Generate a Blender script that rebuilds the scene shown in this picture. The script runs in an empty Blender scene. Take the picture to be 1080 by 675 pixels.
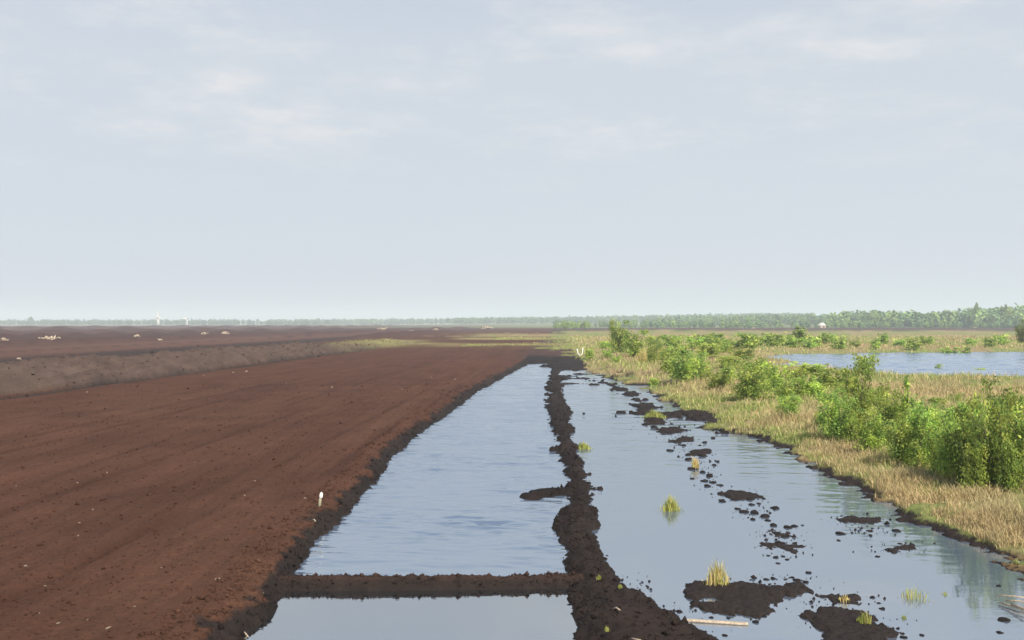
import bpy, math, random
import numpy as np
from mathutils import Vector

# ------------------------------------------------------------------ camera, sky, sun, exposure
SC = bpy.context.scene
COL = SC.collection
CAM_H, FPX, HY = 5.0, 1037.0, 341.0
cam_d = bpy.data.cameras.new('camera')
cam_d.sensor_width = 36.0
cam_d.angle_x = 2 * math.atan(540 / FPX)
cam_d.clip_start, cam_d.clip_end = 0.1, 30000
cam = bpy.data.objects.new('camera', cam_d)
COL.objects.link(cam)
cam.location = (0, 0, CAM_H)
cam.rotation_euler = (math.radians(90) + math.atan(3.5 / FPX), 0, 0)
SC.camera = cam

SUN_DIR = Vector((0.42, -0.88, 0.0)).normalized()
SUN_ELEV = math.radians(46)
sun_vec = Vector((SUN_DIR.x * math.cos(SUN_ELEV), SUN_DIR.y * math.cos(SUN_ELEV), math.sin(SUN_ELEV)))
world = bpy.data.worlds.new('World')
SC.world = world
world.use_nodes = True
wn, wl = world.node_tree.nodes, world.node_tree.links
wn.clear()
sky = wn.new('ShaderNodeTexSky')
sky.sky_type = 'NISHITA'
sky.sun_disc = False
sky.sun_elevation = SUN_ELEV
sky.sun_rotation = math.atan2(SUN_DIR.x, SUN_DIR.y)
sky.air_density, sky.dust_density, sky.ozone_density = 1.0, 1.2, 1.6
# thin even cloud veil plus faint brighter patches, the same all round the sky
geo = wn.new('ShaderNodeTexCoord')
sep = wn.new('ShaderNodeSeparateXYZ')
wl.new(geo.outputs['Generated'], sep.inputs[0])
def wmath(op, a, b=None, c=None):
    n = wn.new('ShaderNodeMath'); n.operation = op
    for i, s in enumerate((a, b, c)):
        if s is None: continue
        if isinstance(s, (int, float)): n.inputs[i].default_value = s
        else: wl.new(s, n.inputs[i])
    return n.outputs[0]
zc = wmath('ADD', wmath('MAXIMUM', sep.outputs[2], 0.0), 0.10)
comb = wn.new('ShaderNodeCombineXYZ')
wl.new(wmath('DIVIDE', sep.outputs[0], zc), comb.inputs[0])
wl.new(wmath('DIVIDE', sep.outputs[1], zc), comb.inputs[1])
comb.inputs[2].default_value = 8.3
def wnoise(scale, detail, rough):
    n = wn.new('ShaderNodeTexNoise'); n.inputs['Scale'].default_value = scale
    n.inputs['Detail'].default_value = detail; n.inputs['Roughness'].default_value = rough
    wl.new(comb.outputs[0], n.inputs['Vector'])
    return n.outputs['Fac']
def wramp(v, lo, hi):
    n = wn.new('ShaderNodeMapRange'); n.interpolation_type = 'SMOOTHSTEP'
    n.inputs['From Min'].default_value = lo; n.inputs['From Max'].default_value = hi
    wl.new(v, n.inputs['Value']); return n.outputs['Result']
patch = wmath('MULTIPLY', wramp(wnoise(1.7, 9, 0.66), 0.44, 0.68), wramp(wnoise(5.0, 3, 0.5), 0.25, 0.65))
low_fade = wramp(sep.outputs[2], 0.11, 0.22)
patch = wmath('MULTIPLY', patch, low_fade)
veil = wn.new('ShaderNodeMix'); veil.data_type = 'RGBA'
veil.inputs['B'].default_value = (4.62, 5.00, 5.46, 1)
wl.new(sky.outputs[0], veil.inputs['A'])
# the veil is thickest low down and thins overhead
thick = wn.new('ShaderNodeMapRange')
thick.inputs['From Min'].default_value = 0.25; thick.inputs['From Max'].default_value = 0.62
thick.inputs['To Min'].default_value = 0.94; thick.inputs['To Max'].default_value = 0.20
wl.new(sep.outputs[2], thick.inputs['Value'])
wl.new(thick.outputs[0], veil.inputs['Factor'])
cl = wn.new('ShaderNodeMix'); cl.data_type = 'RGBA'
wl.new(wmath('MULTIPLY', patch, wmath('MULTIPLY', wmath('POWER', thick.outputs[0], 2.5), 0.78)), cl.inputs['Factor'])
wl.new(veil.outputs['Result'], cl.inputs['A'])
cl.inputs['B'].default_value = (6.4, 6.2, 6.1, 1)
bg = wn.new('ShaderNodeBackground')
bg.inputs['Strength'].default_value = 0.10
wl.new(cl.outputs['Result'], bg.inputs['Color'])
out = wn.new('ShaderNodeOutputWorld')
wl.new(bg.outputs[0], out.inputs['Surface'])

sun_d = bpy.data.lights.new('sun', 'SUN')
sun_d.energy = 5.0
sun_d.angle = math.radians(1.5)
sun_d.color = (1.0, 0.93, 0.82)
sun = bpy.data.objects.new('sun', sun_d)
COL.objects.link(sun)
sun.rotation_euler = sun_vec.to_track_quat('Z', 'Y').to_euler()

SC.view_settings.view_transform = 'Standard'
SC.view_settings.look = 'None'
SC.view_settings.exposure = 0.46
SC.view_settings.gamma = 1.0
SC.view_settings.use_curve_mapping = False
SC.cycles.use_denoising = True
SC.cycles.max_bounces = 6
SC.cycles.volume_bounces = 1
SC.cycles.transparent_max_bounces = 8

# ------------------------------------------------------------------ helpers
rng = np.random.default_rng(7)
random.seed(7)

def P(px, py, z=0.0):
    d = (CAM_H - z) * FPX / (py - HY)
    return np.array([(px - 540) / FPX * d, d])
def W(pts, z=0.0):
    return np.array([P(a, b, z) for a, b in pts])

def _hash(ix, iy, seed):
    h = (ix.astype(np.int64) * 374761393 + iy.astype(np.int64) * 668265263 + seed * 974634777) & 0xFFFFFFFF
    h = ((h ^ (h >> 13)) * 1274126177) & 0xFFFFFFFF
    h = h ^ (h >> 16)
    return (h & 0xFFFF) / 65535.0
def vnoise(x, y, seed=0):
    ix, iy = np.floor(x), np.floor(y)
    fx, fy = x - ix, y - iy
    fx = fx * fx * fx * (fx * (fx * 6 - 15) + 10); fy = fy * fy * fy * (fy * (fy * 6 - 15) + 10)
    a, b = _hash(ix, iy, seed), _hash(ix + 1, iy, seed)
    c, d = _hash(ix, iy + 1, seed), _hash(ix + 1, iy + 1, seed)
    return (a + (b - a) * fx + (c - a) * fy + (a - b - c + d) * fx * fy) * 2 - 1
def fbm(x, y, octv=4, seed=0, gain=0.5):
    s, amp, tot = 0, 1, 0
    for o in range(octv):
        c, sn = math.cos(0.7 * o + .3), math.sin(0.7 * o + .3)
        s = s + amp * vnoise((x * c - y * sn) * 2.03 ** o + 13.1 * o, (x * sn + y * c) * 2.03 ** o - 7.7 * o, seed + o)
        tot += amp; amp *= gain
    return s / tot
def sstep(a, b, x):
    t = np.clip((x - a) / (b - a), 0, 1); return t * t * (3 - 2 * t)
def lerp(a, b, t): return a + (b - a) * t
def seg_dist(x, y, A, B):
    d = B - A; L = (d * d).sum()
    t = np.clip(((x - A[0]) * d[0] + (y - A[1]) * d[1]) / L, 0, 1)
    return np.hypot(x - A[0] - t * d[0], y - A[1] - t * d[1])
def poly_sd(x, y, poly):       # positive inside
    d = np.full(np.shape(x), 1e9); ins = np.zeros(np.shape(x), bool)
    n = len(poly)
    for i in range(n):
        A, B = poly[i], poly[(i + 1) % n]
        d = np.minimum(d, seg_dist(x, y, A, B))
        cond = (A[1] > y) != (B[1] > y)
        with np.errstate(divide='ignore', invalid='ignore'):
            xi = (B[0] - A[0]) * (y - A[1]) / (B[1] - A[1] + 1e-12) + A[0]
        ins ^= cond & (x < xi)
    return np.where(ins, d, -d)
def line_d(x, y, pts):
    d = np.full(np.shape(x), 1e9)
    for i in range(len(pts) - 1): d = np.minimum(d, seg_dist(x, y, pts[i], pts[i + 1]))
    return d

def mesh_np(name, verts, faces, color=None, smooth=False, extra=None):
    """faces: (n,k) int array of equal size k, or list of such arrays"""
    if not isinstance(faces, list): faces = [faces]
    faces = [np.asarray(f, np.int32) for f in faces if len(f)]
    me = bpy.data.meshes.new(name)
    verts = np.asarray(verts, np.float32)
    me.vertices.add(len(verts)); me.vertices.foreach_set('co', verts.ravel())
    nl = sum(f.size for f in faces); npol = sum(len(f) for f in faces)
    me.loops.add(nl); me.loops.foreach_set('vertex_index', np.concatenate([f.ravel() for f in faces]))
    me.polygons.add(npol)
    tot = np.concatenate([np.full(len(f), f.shape[1], np.int32) for f in faces])
    start = np.concatenate([[0], np.cumsum(tot)[:-1]]).astype(np.int32)
    me.polygons.foreach_set('loop_start', start)
    if smooth: me.polygons.foreach_set('use_smooth', np.ones(npol, bool))
    if color is not None:
        a = me.attributes.new('tint', 'FLOAT_COLOR', 'POINT')
        c = np.ones((len(verts), 4), np.float32); c[:, :3] = color
        a.data.foreach_set('color', c.ravel())
    if extra is not None:
        for k, v in extra.items():
            a = me.attributes.new(k, 'FLOAT', 'POINT'); a.data.foreach_set('value', np.asarray(v, np.float32))
    me.update(calc_edges=True); me.validate()
    return me
def obj(name, me, mat=None, parent=None, loc=(0, 0, 0), rz=0, sc=1, label=None, cat=None, group=None, kind=None):
    if mat is not None and len(me.materials) == 0: me.materials.append(mat)
    o = bpy.data.objects.new(name, me); COL.objects.link(o)
    o.location = loc; o.rotation_euler = (0, 0, rz)
    o.scale = sc if isinstance(sc, tuple) else (sc, sc, sc)
    if parent is not None: o.parent = parent
    if label: o['label'] = label
    if cat: o['category'] = cat
    if group: o['group'] = group
    if kind: o['kind'] = kind
    return o
def empty(name, loc, rz=0, sc=1, label=None, cat=None, group=None):
    return _empty(name, loc, rz, sc, label, cat, group)
def _empty(name, loc, rz, sc, label, cat, group):
    o = bpy.data.objects.new(name, None); COL.objects.link(o)
    o.location = loc; o.rotation_euler = (0, 0, rz); o.scale = sc if isinstance(sc, tuple) else (sc, sc, sc)
    o.empty_display_size = 0.2
    if label: o['label'] = label
    if cat: o['category'] = cat
    if group: o['group'] = group
    return o
def tube(pts, radii, n=6):
    pts = np.asarray(pts, float); V, F = [], []
    for i, p in enumerate(pts):
        t = pts[min(i + 1, len(pts) - 1)] - pts[max(i - 1, 0)]; t /= np.linalg.norm(t) + 1e-9
        a = np.cross(t, [0.31, 0.9, 0.2]); a /= np.linalg.norm(a) + 1e-9; b = np.cross(t, a)
        for k in range(n):
            th = 2 * math.pi * k / n
            V.append(p + radii[i] * (a * math.cos(th) + b * math.sin(th)))
    for i in range(len(pts) - 1):
        for k in range(n):
            k2 = (k + 1) % n
            F.append((i * n + k, i * n + k2, (i + 1) * n + k2, (i + 1) * n + k))
    m = len(pts) * n
    V += [pts[0], pts[-1]]
    T = []
    for k in range(n):
        k2 = (k + 1) % n
        T.append((m, k2, k)); T.append((m + 1, (len(pts) - 1) * n + k, (len(pts) - 1) * n + k2))
    return np.array(V), np.array(F), np.array(T)
def join(parts):
    V, Q, T, off = [], [], [], 0
    for v, q, t in parts:
        V.append(v)
        if len(q): Q.append(np.asarray(q) + off)
        if len(t): T.append(np.asarray(t) + off)
        off += len(v)
    return np.concatenate(V), (np.concatenate(Q) if Q else np.zeros((0, 4), int)), (np.concatenate(T) if T else np.zeros((0, 3), int))
def ordinal(n):
    w = 'first second third fourth fifth sixth seventh eighth ninth tenth eleventh twelfth thirteenth fourteenth fifteenth sixteenth seventeenth eighteenth nineteenth twentieth'.split()
    if n <= 20: return w[n - 1]
    tens = {20: 'twenty', 30: 'thirty', 40: 'forty', 50: 'fifty', 60: 'sixty', 70: 'seventy', 80: 'eighty', 90: 'ninety'}
    t, r = n // 10 * 10, n % 10
    return (tens[t] + '-' + w[r - 1]) if r else tens[t][:-1] + 'ieth'

# ------------------------------------------------------------------ materials
def new_mat(name):
    m = bpy.data.materials.new(name); m.use_nodes = True
    nt = m.node_tree; nt.nodes.clear()
    return m, nt, nt.nodes, nt.links
def nmath(nt, op, *ins):
    n = nt.nodes.new('ShaderNodeMath'); n.operation = op
    for i, s in enumerate(ins):
        if isinstance(s, (int, float)): n.inputs[i].default_value = s
        else: nt.links.new(s, n.inputs[i])
    return n.outputs[0]
def nnoise(nt, vec, scale, detail=4, rough=0.55):
    n = nt.nodes.new('ShaderNodeTexNoise')
    n.inputs['Scale'].default_value = scale; n.inputs['Detail'].default_value = detail; n.inputs['Roughness'].default_value = rough
    nt.links.new(vec, n.inputs['Vector']); return n.outputs['Fac']
def nmap(nt, v, a, b, c, d):
    n = nt.nodes.new('ShaderNodeMapRange')
    for k, x in zip(('From Min', 'From Max', 'To Min', 'To Max'), (a, b, c, d)): n.inputs[k].default_value = x
    nt.links.new(v, n.inputs['Value']); return n.outputs['Result']
def nmapping(nt, vec, scale, rot=(0, 0, 0)):
    n = nt.nodes.new('ShaderNodeMapping'); n.inputs['Scale'].default_value = scale; n.inputs['Rotation'].default_value = rot
    nt.links.new(vec, n.inputs['Vector']); return n.outputs[0]
def nscale(nt, col, fac):
    n = nt.nodes.new('ShaderNodeVectorMath'); n.operation = 'SCALE'
    nt.links.new(col, n.inputs[0])
    if isinstance(fac, (int, float)): n.inputs['Scale'].default_value = fac
    else: nt.links.new(fac, n.inputs['Scale'])
    return n.outputs[0]

def mat_terrain():
    m, nt, N, L = new_mat('peat_and_turf')
    g = N.new('ShaderNodeNewGeometry'); pos = g.outputs['Position']
    at = N.new('ShaderNodeAttribute'); at.attribute_name = 'tint'
    wt = N.new('ShaderNodeAttribute'); wt.attribute_name = 'wet'
    streak = nnoise(nt, nmapping(nt, pos, (3.2, 0.12, 1), (0, 0, math.radians(2.9))), 1.0, 4, 0.6)
    fine = nnoise(nt, pos, 9.0, 6, 0.75)
    big = nnoise(nt, pos, 0.35, 4, 0.6)
    k = nmath(nt, 'MULTIPLY', nmap(nt, streak, 0.28, 0.72, 0.84, 1.15), nmap(nt, fine, 0.3, 0.7, 0.72, 1.26))
    k = nmath(nt, 'MULTIPLY', k, nmap(nt, big, 0.3, 0.7, 0.86, 1.14))
    b = N.new('ShaderNodeBsdfPrincipled')
    L.new(nscale(nt, at.outputs['Color'], k), b.inputs['Base Color'])
    L.new(nmap(nt, wt.outputs['Fac'], 0, 1, 0.97, 0.85), b.inputs['Roughness'])
    L.new(nmap(nt, wt.outputs['Fac'], 0, 1, 0.08, 0.10), b.inputs['Specular IOR Level'])
    bp = N.new('ShaderNodeBump'); bp.inputs['Distance'].default_value = 0.05; bp.inputs['Strength'].default_value = 0.9
    h = nmath(nt, 'ADD', fine, nmath(nt, 'MULTIPLY', nnoise(nt, pos, 24.0, 3, 0.6), 0.45))
    L.new(h, bp.inputs['Height']); L.new(bp.outputs[0], b.inputs['Normal'])
    o = N.new('ShaderNodeOutputMaterial'); L.new(b.outputs[0], o.inputs['Surface'])
    return m
def mat_water(name, amp, gust, calm=None, ior=4.6, body_sky_tint=(0.05, 0.06, 0.075)):
    m, nt, N, L = new_mat(name)
    g = N.new('ShaderNodeNewGeometry'); pos = g.outputs['Position']
    w1 = nnoise(nt, nmapping(nt, pos, (1.0, 2.6, 1), (0, 0, 0.10)), 1.5, 3, 0.6)
    w2 = nnoise(nt, nmapping(nt, pos, (1.0, 2.2, 1), (0, 0, -0.25)), 5.5, 3, 0.6)
    gs = nnoise(nt, nmapping(nt, pos, (0.22, 0.4, 1)), 1.0, 3, 0.55)
    mask = nmap(nt, gs, 0.38, 0.62, 1 - gust, 1.0)
    if calm is not None:       # sheltered water is calmer
        sp = N.new('ShaderNodeSeparateXYZ'); L.new(pos, sp.inputs[0])
        mask = nmath(nt, 'MULTIPLY', mask, nmap(nt, sp.outputs[1], calm[0], calm[1], calm[2], 1.0))
    h = nmath(nt, 'ADD', w1, nmath(nt, 'MULTIPLY', w2, 0.35))
    bp = N.new('ShaderNodeBump'); bp.inputs['Strength'].default_value = 1.0
    L.new(nmath(nt, 'MULTIPLY', mask, amp), bp.inputs['Distance']); L.new(h, bp.inputs['Height'])
    gl = N.new('ShaderNodeBsdfGlossy'); gl.inputs['Roughness'].default_value = 0.025
    gl.inputs['Color'].default_value = (0.95, 0.98, 1.0, 1)
    L.new(bp.outputs[0], gl.inputs['Normal'])
    df = N.new('ShaderNodeBsdfDiffuse'); df.inputs['Color'].default_value = (*body_sky_tint, 1)  # diffuse water colour; rippled sheets also carry painted blue of the reflected sky
    fr = N.new('ShaderNodeFresnel'); fr.inputs['IOR'].default_value = ior
    L.new(bp.outputs[0], fr.inputs['Normal'])
    mx = N.new('ShaderNodeMixShader')
    L.new(fr.outputs[0], mx.inputs[0]); L.new(df.outputs[0], mx.inputs[1]); L.new(gl.outputs[0], mx.inputs[2])
    o = N.new('ShaderNodeOutputMaterial'); L.new(mx.outputs[0], o.inputs['Surface'])
    return m
def mat_leaf(name, translucent=0.58, vary=0.25):
    m, nt, N, L = new_mat(name)
    at = N.new('ShaderNodeAttribute'); at.attribute_name = 'tint'
    oi = N.new('ShaderNodeObjectInfo')
    hs = N.new('ShaderNodeHueSaturation')
    L.new(at.outputs['Color'], hs.inputs['Color'])
    L.new(nmap(nt, oi.outputs['Random'], 0, 1, 0.488, 0.512), hs.inputs['Hue'])
    L.new(nmap(nt, oi.outputs['Random'], 0, 1, 1.12 - vary, 1.12 + vary), hs.inputs['Value'])
    b = N.new('ShaderNodeBsdfDiffuse'); L.new(hs.outputs[0], b.inputs['Color'])
    t = N.new('ShaderNodeBsdfTranslucent'); L.new(hs.outputs[0], t.inputs['Color'])
    mx = N.new('ShaderNodeMixShader'); mx.inputs[0].default_value = translucent
    L.new(b.outputs[0], mx.inputs[1]); L.new(t.outputs[0], mx.inputs[2])
    o = N.new('ShaderNodeOutputMaterial'); L.new(mx.outputs[0], o.inputs['Surface'])
    return m
def mat_plain(name, col, rough=0.85, scale=20, contrast=0.35):
    m, nt, N, L = new_mat(name)
    tc = N.new('ShaderNodeTexCoord')
    n = nnoise(nt, tc.outputs['Object'], scale, 4, 0.65)
    rgb = N.new('ShaderNodeRGB'); rgb.outputs[0].default_value = (*col, 1)
    b = N.new('ShaderNodeBsdfPrincipled')
    L.new(nscale(nt, rgb.outputs[0], nmap(nt, n, 0.3, 0.7, 1 - contrast, 1 + contrast)), b.inputs['Base Color'])
    b.inputs['Roughness'].default_value = rough; b.inputs['Specular IOR Level'].default_value = 0.15
    bp = N.new('ShaderNodeBump'); bp.inputs['Distance'].default_value = 0.03; L.new(n, bp.inputs['Height']); L.new(bp.outputs[0], b.inputs['Normal'])
    o = N.new('ShaderNodeOutputMaterial'); L.new(b.outputs[0], o.inputs['Surface'])
    return m
M_TER = mat_terrain()
M_LEAF = mat_leaf('birch_leaf')
M_GRASS = mat_leaf('grass_blade', 0.3, 0.0)
M_FAR = mat_leaf('far_foliage', 0.2, 0.0)
M_BARK = mat_plain('bark', (0.09, 0.07, 0.055), 0.9, 30)
M_WETPEAT = mat_plain('wet_peat', (0.020, 0.015, 0.013), 0.85, 14, 0.5)
M_PALEWOOD = mat_plain('bleached_wood', (0.42, 0.34, 0.25), 0.85, 18, 0.35)
M_WHITE = mat_plain('white_paint', (0.74, 0.71, 0.66), 0.6, 25, 0.12)
M_OLIVEWOOD = mat_plain('weathered_post_wood', (0.30, 0.28, 0.19), 0.85, 40, 0.25)

# ------------------------------------------------------------------ the lie of the land
SH = 0.050                                     # strips run a little to the right of straight ahead
def edge(pts):
    w = W(pts); o = np.argsort(w[:, 1]); w = w[o]
    return w[:, 1], w[:, 0] - SH * w[:, 1]
E_L = edge([(200, 720), (255, 672), (285, 645), (308, 618), (314, 600), (336, 572), (369, 543), (392, 513), (413, 484), (440, 460), (472, 438), (500, 416), (524, 402), (546, 390), (557, 383)])
E_D1 = edge([(618, 720), (612, 675), (607, 650), (603, 622), (600, 607), (590, 578), (594, 545), (599, 520), (598, 500), (589, 480), (588, 460), (580, 440), (578, 425), (577, 410), (581, 395), (583, 383)])
E_D2 = edge([(830, 720), (738, 672), (690, 650), (662, 628), (645, 605), (633, 580), (624, 550), (628, 535), (622, 510), (611, 480), (603, 460), (601, 440), (597, 425), (592, 410), (588, 395), (586, 383)])
E_B = edge([(1200, 660), (1080, 604), (1050, 592), (1012, 576), (968, 556), (936, 536), (905, 523), (876, 508), (850, 486), (828, 474), (790, 463), (742, 452), (735, 441), (706, 427), (690, 419), (668, 407), (640, 399), (612, 392)])
def ed(E, v): return np.interp(v, E[0], E[1])
MUDLINE = W([(606, 397), (640, 404), (664, 416), (680, 432), (694, 446)])
MUDSPIT = W([(694, 437), (740, 438), (790, 444), (835, 464)])
SPUR = W([(600, 519), (580, 520), (563, 524)])
LAKE = np.array([*W([(806, 377.0), (822, 379.5), (845, 381.0), (830, 383.0), (812, 384.5), (846, 389.0), (880, 391.0), (915, 394.5), (960, 397.5), (1010, 399.0), (1080, 400.0)]),
                 (70, 84), (160, 78), (260, 110), (260, 176), (120, 172), *W([(1080, 371.3), (1000, 371.8), (900, 372.8), (830, 374.0)])])
POOLS = [(568, 384.5, 13, 1.2), (560, 387, 8, 1.5), (668, 398.5, 17, 1.1), (684, 407.5, 18, 1.4), (622, 391.0, 12, 0.8), (640, 394.5, 11, 0.8)]
BARS = [W([(590, 398.5), (634, 399.5)]), W([(588, 394.0), (622, 395.0)]), W([(600, 404.5), (628, 405.5)])]
DAM_V = 18.75
V_END = 112.0

def land(x, y):
    """height, tint and wetness of the ground at (x, y)"""
    u = x - SH * y; v = y
    near = 1 - sstep(60, 160, v)
    r = fbm(x * 0.55, y * 0.55, 3, 11) * 0.55 + fbm(x * 2.6, y * 2.6, 3, 21) * 0.30 + fbm(x * 8, y * 8, 2, 31) * 0.10
    rd = fbm(x * 0.9, y * 0.75, 3, 12) * 0.55 + fbm(x * 3.1, y * 3.1, 3, 22) * 0.40 + fbm(x * 9, y * 9, 2, 32) * 0.14
    sL = ed(E_L, v) - u + 0.24 * r + 0.13 * fbm(x * 4.5, y * 4.5, 3, 33)
    sD = np.minimum(u - ed(E_D1, v), ed(E_D2, v) - u) + .03 + 0.50 * rd * (0.8 + 0.010 * v)
    sB = u - ed(E_B, v) + 1.25 * r + 0.6 * rd - .12
    dam_c = DAM_V + 0.03 * (x + 2) + 0.10 * fbm(x * 0.8, y * 0, 3, 41)
    sDam = 0.30 - np.abs(v - dam_c) + 0.05 * rd
    sDam = np.where((u > ed(E_L, v) - 1) & (u < ed(E_D1, v) + .25), sDam, -9)
    en = fbm(x * .35, y * .20, 4, 98)
    sEnd = (v - V_END) * 0.12 + 2.6 * en
    sEndR = (v - 100) * 0.075 + 2.6 * en + .8 * r
    sEndR = np.where(u > ed(E_D1, v), sEndR, -9)
    sMud = 0.50 - line_d(x, y, MUDLINE) + 1.7 * rd
    sSpit = 1.1 - line_d(x, y, MUDSPIT) * np.array(0.75) + 3.4 * rd
    sSpur = 0.50 - line_d(x, y, SPUR) + 0.45 * rd
    sBar = np.full_like(x, -9.0)
    for bb in BARS: sBar = np.maximum(sBar, .55 - line_d(x, y, bb) + .9 * rd)
    sMud = np.maximum(sMud, sBar)
    S = [sL, sD, sB, sDam, sEnd, sEndR, sMud, sSpit, sSpur]
    s = S[0]
    for q in S[1:]: s = np.maximum(s, q)
    for (pa, pb, pw, ph) in POOLS:
        c0 = P(pa, pb); aw = pw * c0[1] / FPX; bh = (P(pa, pb - ph)[1] - P(pa, pb + ph)[1]) / 2
        el = (1 - np.sqrt(((x - c0[0]) / aw) ** 2 + ((y - c0[1]) / bh) ** 2)) * min(aw, bh) + .25 * rd
        s = np.minimum(s, np.where(el > -1.2, -el, 99))
    lake = poly_sd(x, y, LAKE) + 1.2 * fbm(x * 0.12, y * 0.12, 3, 51)
    s = np.minimum(s, -lake)
    # heights
    zt = 0.42 * np.ones_like(x)
    zt = np.where(sD >= s - 1e-6, 0.28 + 0.09 * rd, zt)
    zt = np.where(sDam >= s - 1e-6, 0.24 + 0.05 * rd, zt)
    zt = np.where((sMud >= s - 1e-6) | (sSpit >= s - 1e-6) | (sEndR >= s - 1e-6), 0.12 + 0.08 * rd, zt)
    zt = np.where((sB >= s - 1e-6), 0.22 + 0.30 * sstep(0.5, 4, sB) + 0.08 * r, zt)
    zt = np.where((sSpur >= s - 1e-6), 0.22, zt)
    wdt = np.where(sDam >= s - 1e-6, 0.16, np.where(sD >= s - 1e-6, 0.36, 0.30))
    wdt = np.where(sB >= s - 1e-6, 0.9, wdt)
    z = np.where(s > 0, zt * (1 - np.exp(-np.maximum(s, 0) / wdt)), -0.55 * (1 - np.exp(np.minimum(s, 0) / 0.5)))
    z = np.where(lake > -6, np.minimum(z, np.where(lake < 0, 0.02 - lake * 0.10, -0.4 * (1 - np.exp(-np.maximum(lake, 0) / 1.5)))), z)
    # tilled peat: small clods and shallow wheel lines along the strip
    fld = (s > 0) & (sL >= s - 1e-6)
    m = sstep(0.3, 1.2, sL) * fld
    til = 0.065 * fbm(u * 1.7, v * 0.07, 4, 61, .6) + 0.035 * fbm(x * 2.4, y * 2.4, 4, 62, 0.6)
    til = til + 0.05 * fbm(x * 0.25, y * 0.12, 2, 63)
    trk = np.zeros_like(u); wob = .10 * fbm(v * .25, v * 0, 2, 99)
    for uc in (-7.4, -9.2, -13.6, -15.4, -19.9, -21.7, -26.2, -28.0): trk = np.maximum(trk, np.exp(-((u - uc + wob) / .17) ** 2))
    trk = trk * m * sstep(-.35, .25, fbm(x * .5, y * .12, 3, 94)) * near
    z = z + m * til * (0.3 + 0.7 * near) - .045 * trk
    z = z + np.where(s > 0.05, 1, 0) * (sD >= s - 1e-6) * 0.09 * rd
    # bank of spoil on the left with low ditches either side
    rl = sstep(20, 45, v) * (1 - sstep(215, 262, v))
    q = fbm(x * 0.16, y * 0.09, 3, 71); q2 = fbm(x * 0.7, y * 0.5, 4, 72)
    a = (u + 39.3 + 0.5 * q) / 4.4
    ridge = np.clip(1 - np.abs(a) ** 1.7, 0, 1) * (1.72 + 0.28 * q + 0.22 * q2) * rl * (1 - 0.35 * sstep(95, 230, v))
    z = z + ridge + 0.26 * q2 * sstep(1.1, .8, np.abs(a)) * rl
    foot = np.exp(-((u + 34.4 - 0.4 * q) / 0.55) ** 2) * rl
    z = z - 0.22 * foot
    back = np.exp(-((u + 69 + 1.5 * q) / 6.0) ** 2)
    z = z - 0.3 * back * (v > 30)
    # further low windrows of peat far left and far right
    far = np.zeros_like(x)
    for uc, v0, v1, hh, ww in ((-120, 150, 420, 0.9, 5), (-172, 200, 800, 1.5, 7), (-235, 300, 1300, 1.8, 9), (-330, 400, 1800, 2.2, 12), (-60, 270, 520, 1.5, 7), (-95, 330, 900, 1.6, 8), (-520, 600, 2400, 2.2, 16)):
        far = np.maximum(far, hh * np.exp(-((u - uc) / ww) ** 2) * sstep(v0, v0 * 1.15, v) * (1 - sstep(v1, v1 * 1.2, v)) * (1 + 0.3 * fbm(x * 0.05, y * 0.02, 3, 81)))
    for v0, ww, x0, x1, hh in ((690, 40, 30, 360, 1.6), (820, 50, 150, 520, 1.7), (560, 18, 20, 90, 1.0)):
        far = np.maximum(far, hh * np.exp(-((v - v0) / ww) ** 2) * sstep(x0, x0 + 40, x) * (1 - sstep(x1, x1 + 60, x)))
    z = z + far
    # rising woodland ground on the right
    z = z + 7.0 * sstep(880, 1500, v) * sstep(150, 700, x) + 8.0 * sstep(1500, 2600, v) * sstep(-600, 500, x)
    # ---------------- colours
    n1 = fbm(x * 0.09, y * 0.07, 4, 91); n2 = fbm(x * 0.5, y * 0.4, 4, 92); n3 = fbm(x * 2.3, y * 2.0, 3, 93)
    def C(*c): return np.array(c)[None, :]
    PEAT, WET, RID = C(.077, .0355, .0225), C(.020, .0145, .0125), C(.086, .058, .046)
    STRAW, GREEN, MUD = C(.25, .19, .10), C(.165, .195, .06), C(.021, .0155, .0135)
    T = lambda a: a[:, None]
    strip = _hash(np.floor((u + 400) / 27.0), np.zeros_like(u), 5)
    stk = fbm(u * 1.1, v * 0.045, 4, 95, .65); damp = sstep(0.12, 0.45, fbm(x * 0.32, y * 0.13, 4, 96))
    col = PEAT * T((1 + 0.10 * n1 + 0.10 * n2 + 0.16 * stk) * (1 - .12 * damp))
    col = lerp(col, C(.084, .043, .026), T(sstep(.1, .6, stk - .5 * n1) * .4))
    farleft = sstep(-46, -60, u) * (v > 25)
    col = lerp(col, C(.088, .045, .034) * T(0.60 + 0.80 * strip) * T(1 + 0.12 * n1), T(farleft))
    ditch = np.exp(-((((u + 400) % 27.0) - 13.5) / 1.1) ** 2) * farleft
    col = lerp(col, WET * 1.4, T(0.75 * ditch))
    col = lerp(col, C(.036, .025, .022), T(np.clip(back * 1.3, 0, 1) * (v > 30)))
    col = lerp(col, C(.064, .034, .029), T(np.clip(far, 0, 1) * 0.85))
    onr = sstep(1.08, 0.92, np.abs(a)) * rl
    col = lerp(col, RID * T(1 + 0.22 * n2 + 0.15 * n3), T(onr))
    col = lerp(col, C(.080, .070, .045), T(onr * sstep(0.25, 0.6, q + 0.4 * n2) * 0.12))
    col = lerp(col, WET * 1.5, T(np.clip(foot * 1.2, 0, 1)))
    col = col * T(1 - .24 * trk)
    # far ground beyond the strips
    bey = sstep(112, 135, v + 22 * n1) * sstep(-7, -4, u + n2)
    grassy = sstep(-.12, .22, fbm(x * .018, y * .06, 3, 97)) * np.clip(sstep(175, 235, v + 30 * n1) * (1 - sstep(400, 470, v + 60 * n2)) * sstep(-50, -28, u + 14 * n2) , 0, 1)
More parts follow.
